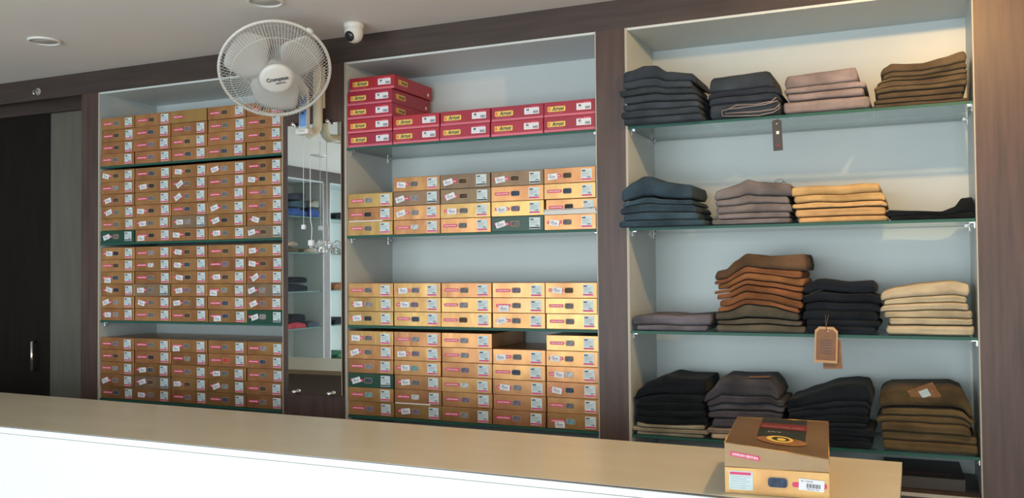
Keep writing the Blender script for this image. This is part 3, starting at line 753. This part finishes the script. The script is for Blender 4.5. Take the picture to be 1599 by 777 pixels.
# ------------------------------------------------------------------ wall fan
FC = px(430, 109, -.38)
to = (CAM-FC).normalized(); sd_ = V(0, 0, 1).cross(to).normalized()
ax = (Matrix.Rotation(math.radians(31), 3, sd_) @ to).normalized()
if ax.z > to.z: ax = (Matrix.Rotation(math.radians(-31), 3, sd_) @ to).normalized()
ax = (Matrix.Rotation(math.radians(5), 3, 'Z') @ ax).normalized()
fx = V(0, 0, 1).cross(ax).normalized(); fy = ax.cross(fx)      # fx: towards the right of the picture
BASE = px(476, 205, -.15)
fan = thing('wall_fan', 'white wall-mounted oscillating fan with round wire cage above the mirror', 'fan', BASE)
FM = Matrix((fx, fy, ax)).transposed().to_4x4(); FM.translation = FC-BASE
RR = .214
bm = bmesh.new()
bm_tube(bm, [FM @ V(RR*math.cos(2*math.pi*k/72), RR*math.sin(2*math.pi*k/72), 0) for k in range(72)], .0062, 10, closed=True)
a_ = math.radians(57)
bm_tube(bm, [FM @ V((RR+.004)*math.cos(a_+d_), (RR+.004)*math.sin(a_+d_), 0) for d_ in (-.07, -.03, .03, .07)], [.006, .011, .011, .006], 8)
obj('cage_rim', mesh('cage_rim', bm, M['fanw']), fan)
def guard(n, prof, wr, rings_):
    bm = bmesh.new()
    for k in range(n):
        a = 2*math.pi*k/n
        bm_tube(bm, [FM @ V(r*math.cos(a+tw), r*math.sin(a+tw), z) for r, z, tw in prof], wr, 4, cap=False)
    for r, z in rings_: bm_tube(bm, [FM @ V(r*math.cos(2*math.pi*k/56), r*math.sin(2*math.pi*k/56), z) for k in range(56)], wr*1.25, 5, closed=True)
    return bm
obj('front_guard', mesh('front_guard', guard(100, [(.050, .066, 0), (.105, .066, .02), (.160, .056, .05), (.200, .032, .08), (.216, .012, .09), (RR, 0, .09)], .00085, [(.172, .052), (.066, .067)]), M['fanw']), fan)
obj('back_guard', mesh('back_guard', guard(84, [(.055, -.098, 0), (.12, -.094, 0), (.175, -.070, 0), (.208, -.032, 0), (RR, 0, 0)], .00095, [(.150, -.083)]), M['fanw']), fan)
bm = bmesh.new(); bm_lathe(bm, [(0, .079), (.050, .077), (.060, .073), (.0655, .066), (.0655, .060), (0, .060)], 48, FM)
bm_text(bm, 'Crompton', .024, FM @ T3(.002, .006, .0800) @ Matrix.Rotation(math.radians(15), 4, 'Z') @ Matrix.Rotation(math.radians(-90), 4, 'X'), 1, bold=.0006, width=.084)
bm_text(bm, 'HIGH FLO', .009, FM @ T3(.016, -.010, .0798) @ Matrix.Rotation(math.radians(15), 4, 'Z') @ Matrix.Rotation(math.radians(-90), 4, 'X'), 1, bold=.0003, width=.038)
obj('hub_badge', mesh('hub_badge', bm, [M['fanw'], M['ink']]), fan)
bm = bmesh.new(); bm_lathe(bm, [(.068, .058), (.0715, .064), (.0675, .067), (.066, .060)], 48, FM); obj('badge_ring', mesh('badge_ring', bm, M['rubber']), fan)
for b_ in range(3):
    bm = bmesh.new(); a0 = 2*math.pi*b_/3+.5; g = []
    for i in range(9):
        r = .032+.165*i/8; wd = math.radians(60+50*math.sin(math.pi*min(1, i/6.5)))*(.95 if i < 8 else .72)
        g.append([bm.verts.new(FM @ V(r*math.cos(a0+wd*(q/8-.5)+.12*i/8), r*math.sin(a0+wd*(q/8-.5)+.12*i/8), (q/8-.5)*.052*(1-.35*i/8)-.012)) for q in range(9)])
    for i in range(8):
        for q in range(8): f = bm.faces.new((g[i][q], g[i+1][q], g[i+1][q+1], g[i][q+1])); f.smooth = True
    bmesh.ops.recalc_face_normals(bm, faces=bm.faces)
    ret = bmesh.ops.solidify(bm, geom=list(bm.faces), thickness=.0022)
    obj('blade', mesh('blade', bm, M['blade']), fan)
bm = bmesh.new(); bm_lathe(bm, [(0, .022), (.028, .018), (.034, .004), (.034, -.035), (0, -.035)], 32, FM); obj('spinner', mesh('spinner', bm, M['fanw']), fan)
bm = bmesh.new(); bm_lathe(bm, [(0, -.085), (.052, -.088), (.060, -.098), (.060, -.150), (.052, -.185), (.030, -.200), (0, -.203)], 36, FM); obj('motor_housing', mesh('motor_housing', bm, M['fanw']), fan)
mrear = FM @ V(0, 0, -.15)
L0 = V(0, 0, 0)
wx = px(495, 130, -.04).x-BASE.x; wy = -.022-BASE.y
bm = bmesh.new()
pts = [V(wx, wy-.012, .372), V(wx, wy-.012, .20), V(wx, wy-.012, .055), V(wx-.001, wy-.018, .030), V(wx-.004, wy-.036, .010), V(wx-.010, wy-.062, .000), V(.0, .02, .002)]
bm_tube(bm, pts, [.019, .021, .021, .021, .020, .019, .017], 18)
obj('mounting_arm', mesh('mounting_arm', bm, M['fanc']), fan)
bm = bmesh.new(); bm_box(bm, wx-.022, wx+.018, wy+.003, wy+.020, .12, .30, 0, .004); obj('wall_plate', mesh('wall_plate', bm, M['fanc']), fan)
bm = bmesh.new(); bm_tube(bm, [V(.0, .010, .0), V(.0, .008, .09), V(.0, .0, .17), V(.0, -.01, .20)+ (mrear-V(0, 0, .20))*.35, mrear], [.014, .016, .018, .020, .024], 14)
obj('neck', mesh('neck', bm, M['fanw']), fan)
bm = bmesh.new(); bm_box(bm, -.036, .030, -.022, .022, -.015, .012, 0, .009); bm_text(bm, 'Crompton', .010, T3(-.002, -.0226, 0), 1, width=.034)
obj('control_pod', mesh('control_pod', bm, [M['fanw'], M['greyink']]), fan)
bm = bmesh.new(); bm_box(bm, -.021, .019, -.012, -.0085, .014, .155, 0, .001)
bm_box(bm, -.019, .017, -.0125, -.012, .018, .150, 1); bm_lathe(bm, [(0, .001), (.006, .0005), (.006, 0)], 16, T3(-.001, -.0126, .075) @ Matrix.Rotation(math.radians(90), 4, 'X'), 2)
bm_box(bm, -.015, .013, -.0128, -.0125, .100, .104, 0); bm_box(bm, -.015, .009, -.0128, -.0125, .112, .115, 0)
obj('energy_label', mesh('energy_label', bm, [M['sticker'], M['blue'], M['ink']]), fan)
cp = px(474, 352, -.075)
bm = bmesh.new(); bm_tube(bm, [V(cp.x-BASE.x, cp.y-BASE.y, -.012), V(cp.x-BASE.x+.0005, cp.y-BASE.y, cp.z-BASE.z)], .0011, 6)
pc = obj('pull_cord', mesh('pull_cord', bm, M['white']), fan)
bm = bmesh.new(); bm_box(bm, -.0085, .0085, -.006, .006, -.016, .004, 0, .002)
obj('cord_toggle', mesh('cord_toggle', bm, M['tagw']), pc, (cp.x-BASE.x, cp.y-BASE.y, cp.z-BASE.z))
q0 = px(484, 210, -.075)-BASE; q1 = px(485, 345, -.075)-BASE; q2 = px(487, 362, -.075)-BASE; q3 = px(486, 378, -.075)-BASE
bm = bmesh.new(); bm_tube(bm, [q0, q1, (q1+q2)/2+V(.003, 0, 0), q2, q3], .0017, 8)
pc = obj('power_cord', mesh('power_cord', bm, M['white']), fan)
bm = bmesh.new(); bm_box(bm, -.012, .012, -.010, .010, -.016, .010, 0, .005); bm_tube(bm, [(.002, 0, -.014), (.003, 0, -.026)], .002); bm_tube(bm, [(-.006, 0, -.014), (-.006, 0, -.026)], .002)
obj('plug', mesh('plug', bm, M['tagw']), pc, q3)
bm = bmesh.new(); bmesh.ops.create_icosphere(bm, subdivisions=4, radius=1)
for v in bm.verts:
    n_ = v.co.normalized(); k = 1+.55*noise.noise(n_*2.3)+.30*abs(noise.noise(n_*6))
    v.co = V(n_.x*.040*k, n_.y*.020*k, n_.z*.026*k)
obj('plastic_wrap', mesh('plastic_wrap', bm, M['wrap']), pc, px(503, 386, -.075)-BASE)

# ------------------------------------------------------------------ ceiling fittings
def downlight(label, x, y, r=.066, lit=None):
    t = thing('ceiling_light', label, 'light', (x, y, ZC-.0005), 0, None)
    bm = bmesh.new(); bm_lathe(bm, [(r*.86, -.004), (r*.9, -.009), (r, -.007), (r*1.04, 0), (r*.86, 0), (r*.86, -.004)], 40)
    obj('rim', mesh('rim', bm, M['rubber'] if lit else M['white']), t)
    bm = bmesh.new(); bm_lathe(bm, [(0, -.003), (r*.855, -.003), (r*.855, 0), (0, 0)], 40)
    if lit:
        e = bpy.data.materials.new('lit_diffuser'); e.use_nodes = True; n = e.node_tree.nodes; b = n['Principled BSDF']
        b.inputs['Emission Color'].default_value = (1, .62, .22, 1); b.inputs['Emission Strength'].default_value = 6; mt_ = e
    else: mt_ = M['diffuser']
    obj('diffuser', mesh('diffuser', bm, mt_), t)
    if lit:
        l = bpy.data.lights.new('lamp_glow', 'POINT'); l.energy = lit; l.color = (1, .60, .24); l.shadow_soft_size = .02
        o = bpy.data.objects.new('lamp_glow', l); COL.objects.link(o); o.parent = t; o.location = (0, 0, -.034)
downlight('unlit round ceiling light near left edge', -1.365, -.520)
downlight('unlit round ceiling light above the fan, cut by top of picture', -.13, -.565)
downlight('unlit round ceiling light further into the shop, seen in the mirror', -2.66, -3.245)
downlight('warm lit round ceiling light in front of the right-hand pier', 2.22, -.86, lit=38)

t = thing('security_camera', 'white dome security camera on the ceiling beside the fan', 'camera', (-.012, -.158, ZC-.0005))
bm = bmesh.new(); bm_lathe(bm, [(0, 0), (.040, 0), (.042, -.006), (.0405, -.020), (.036, -.024), (0, -.024)], 36); obj('base', mesh('base', bm, M['fanw']), t)
bm = bmesh.new(); bm_lathe(bm, [(.036, -.022), (.0385, -.035), (.037, -.052), (.031, -.066), (.020, -.075), (.008, -.079), (0, -.080)], 36); obj('dome', mesh('dome', bm, M['fanw']), t)
dc = V(0, 0, -.046); dv = V(-.02, -.92, -.38).normalized()
qq = dv.to_track_quat('Z', 'Y').to_matrix().to_4x4(); qq.translation = dc
bm = bmesh.new(); bm_lathe(bm, [(.020, .0305), (.0215, .0345), (.018, .0385), (.012, .0405), (0, .0415)], 28, qq)
obj('lens', mesh('lens', bm, M['lens']), t)
t = thing('wall_hook', 'small clear hook bracket on fascia above the dark doorway', 'hook', px(60, 143, 0))
bm = bmesh.new(); bm_lathe(bm, [(0, .004), (.018, .004), (.020, 0), (0, 0)], 20, Matrix.Rotation(math.radians(90), 4, 'X')); obj('plate', mesh('plate', bm, M['rubber']), t)
bm = bmesh.new(); bm_tube(bm, [(0, 0, .005), (0, -.028, .0), (.004, -.034, -.014), (.012, -.030, -.022)], [.004, .004, .005, .006]); obj('hook', mesh('hook', bm, M['chrome']), t)

# ------------------------------------------------------------------ shelving on the left wall (seen in the mirror)
UX = -3.32
lu = thing('shelving_unit', 'second dark-framed shelving wall reflected in the mirror, with clothes', 'shelving', (UX, -4.3, 0))
def lup(name, lst, mat): return boxes_obj(name, [(a-UX, b-UX, c+4.3, d+4.3, e, f) for a, b, c, d, e, f in lst], mat, lu)
Yp = [(-3.05, -2.95), (-4.345, -4.24), (-5.58, -5.48)]; DK = -1.10+Z0
lup('fascia', [(UX-.02, UX, -5.58, -2.95, zT, ZC-.001)], M['wood_h'])
for a, b in Yp: lup('pier', [(XL+.003, UX, a, b, DK, zT)], M['wood'])
for a, b in ((-4.24, -3.05), (-5.48, -4.345)):
    lup('back_panel', [(XL+.003, XL+.015, a, b, DK, zT)], M['lam'])
    lup('side_panel', [(XL+.015, UX-.001, a, a+LT, DK, zT-LT)], M['lam']); lup('side_panel', [(XL+.015, UX-.001, b-LT, b, DK, zT-LT)], M['lam'])
    lup('top_panel', [(XL+.015, UX-.001, a+LT, b-LT, zT-LT, zT)], M['lam'])
lup('base_top', [(XL+.003, UX+.05, -5.58, -2.95, DK-.045, DK)], M['ctop'])
lup('base_cabinet', [(XL+.003, UX, -5.58, -2.95, 0, DK-.045)], M['wood_h'])
SL = [z_+Z0 for z_ in (.40, .05, -.325, -.68)]
for bi, (a, b) in enumerate(((-4.24, -3.05), (-5.48, -4.345))):
    for k, z_ in enumerate(SL):
        t = thing('glass_shelf', '%s glass shelf in %s bay of the reflected left-wall shelving' % (names_s[k], ('nearer', 'farther')[bi]), 'shelf', ((XL+UX)/2, (a+b)/2, z_-GT), 0, 'glass shelves on the left wall')
        h = (b-a)/2-LT-.001; bm = bmesh.new(); bm_box(bm, -.17, .17, -h, h, 0, GT)
        for f in bm.faces: f.material_index = 0 if abs(f.normal.z) > .9 else 1
        obj('glass_panel', mesh('glass_panel', bm, [M['glass'], M['gedge']]), t)
def lpile(y, z, wd, items, where):
    z += .0005; items = [(a, b*1.35, c) for a, b, c in items]
    for k, (fb, h, nm) in enumerate(items):
        ww = wd*(1-.06*k)
        bm = garment_mesh(-ww/2, ww/2, lambda x: 0, lambda x, h=h: h*(1+.22*math.cos(x/ww*5+k)-.1), .24, int(abs(y*100))+k*7, nx=20, wob=.003)
        mx = max(v.co.z for v in bm.verts)
        obj('folded_clothes', mesh('folded_clothes', bm, FB[fb]), None, (UX-.01, y, z), (0, 0, math.pi/2), label='%s folded garment, %s' % (nm, where), category='clothes', group='clothes on the left wall seen in the mirror')
        z += h*1.16+.001
lpile(-3.78, SL[0], .42, [('royal', .05, 'dull blue'), ('blue', .045, 'teal-blue'), ('navy', .05, 'navy')], 'tall blue pile on top reflected shelf')
lpile(-4.10, SL[0], .18, [('royal', .06, 'bright blue'), ('stone', .05, 'pale grey')], 'small pile at end of top reflected shelf')
lpile(-3.72, SL[1], .26, [('olive', .035, 'dark brown'), ('sand', .03, 'pinkish')], 'second reflected shelf')
lpile(-4.05, SL[1], .24, [('beige', .03, 'beige')], 'second reflected shelf near its pier')
lpile(-3.80, SL[2], .40, [('ink', .05, 'navy-black'), ('black', .04, 'black')], 'third reflected shelf')
lpile(-3.80, SL[3], .34, [('crimson', .04, 'crimson'), ('black', .05, 'black')], 'lowest reflected shelf')
lpile(-4.08, SL[3], .20, [('denim', .04, 'dark grey')], 'lowest reflected shelf near its pier')
lpile(-3.86, DK, .26, [('white', .035, 'white')], 'reflected bench top')
lpile(-4.12, DK, .16, [('sand', .03, 'pale pink')], 'reflected bench top near the pier')
lpile(-4.60, SL[0], .3, [('black', .05, 'black')], 'top shelf of farther reflected bay')
lpile(-4.60, SL[1], .3, [('stone', .04, 'grey')], 'second shelf of farther reflected bay')
lpile(-4.58, SL[2], .3, [('rust', .05, 'brown')], 'third shelf of farther reflected bay')
lpile(-4.58, SL[3], .3, [('ink', .05, 'dark')], 'lowest shelf of farther reflected bay')
lpile(-4.62, DK, .3, [('crimson', .05, 'dull red'), ('green', .04, 'dark green')], 'bench top of farther reflected bay')
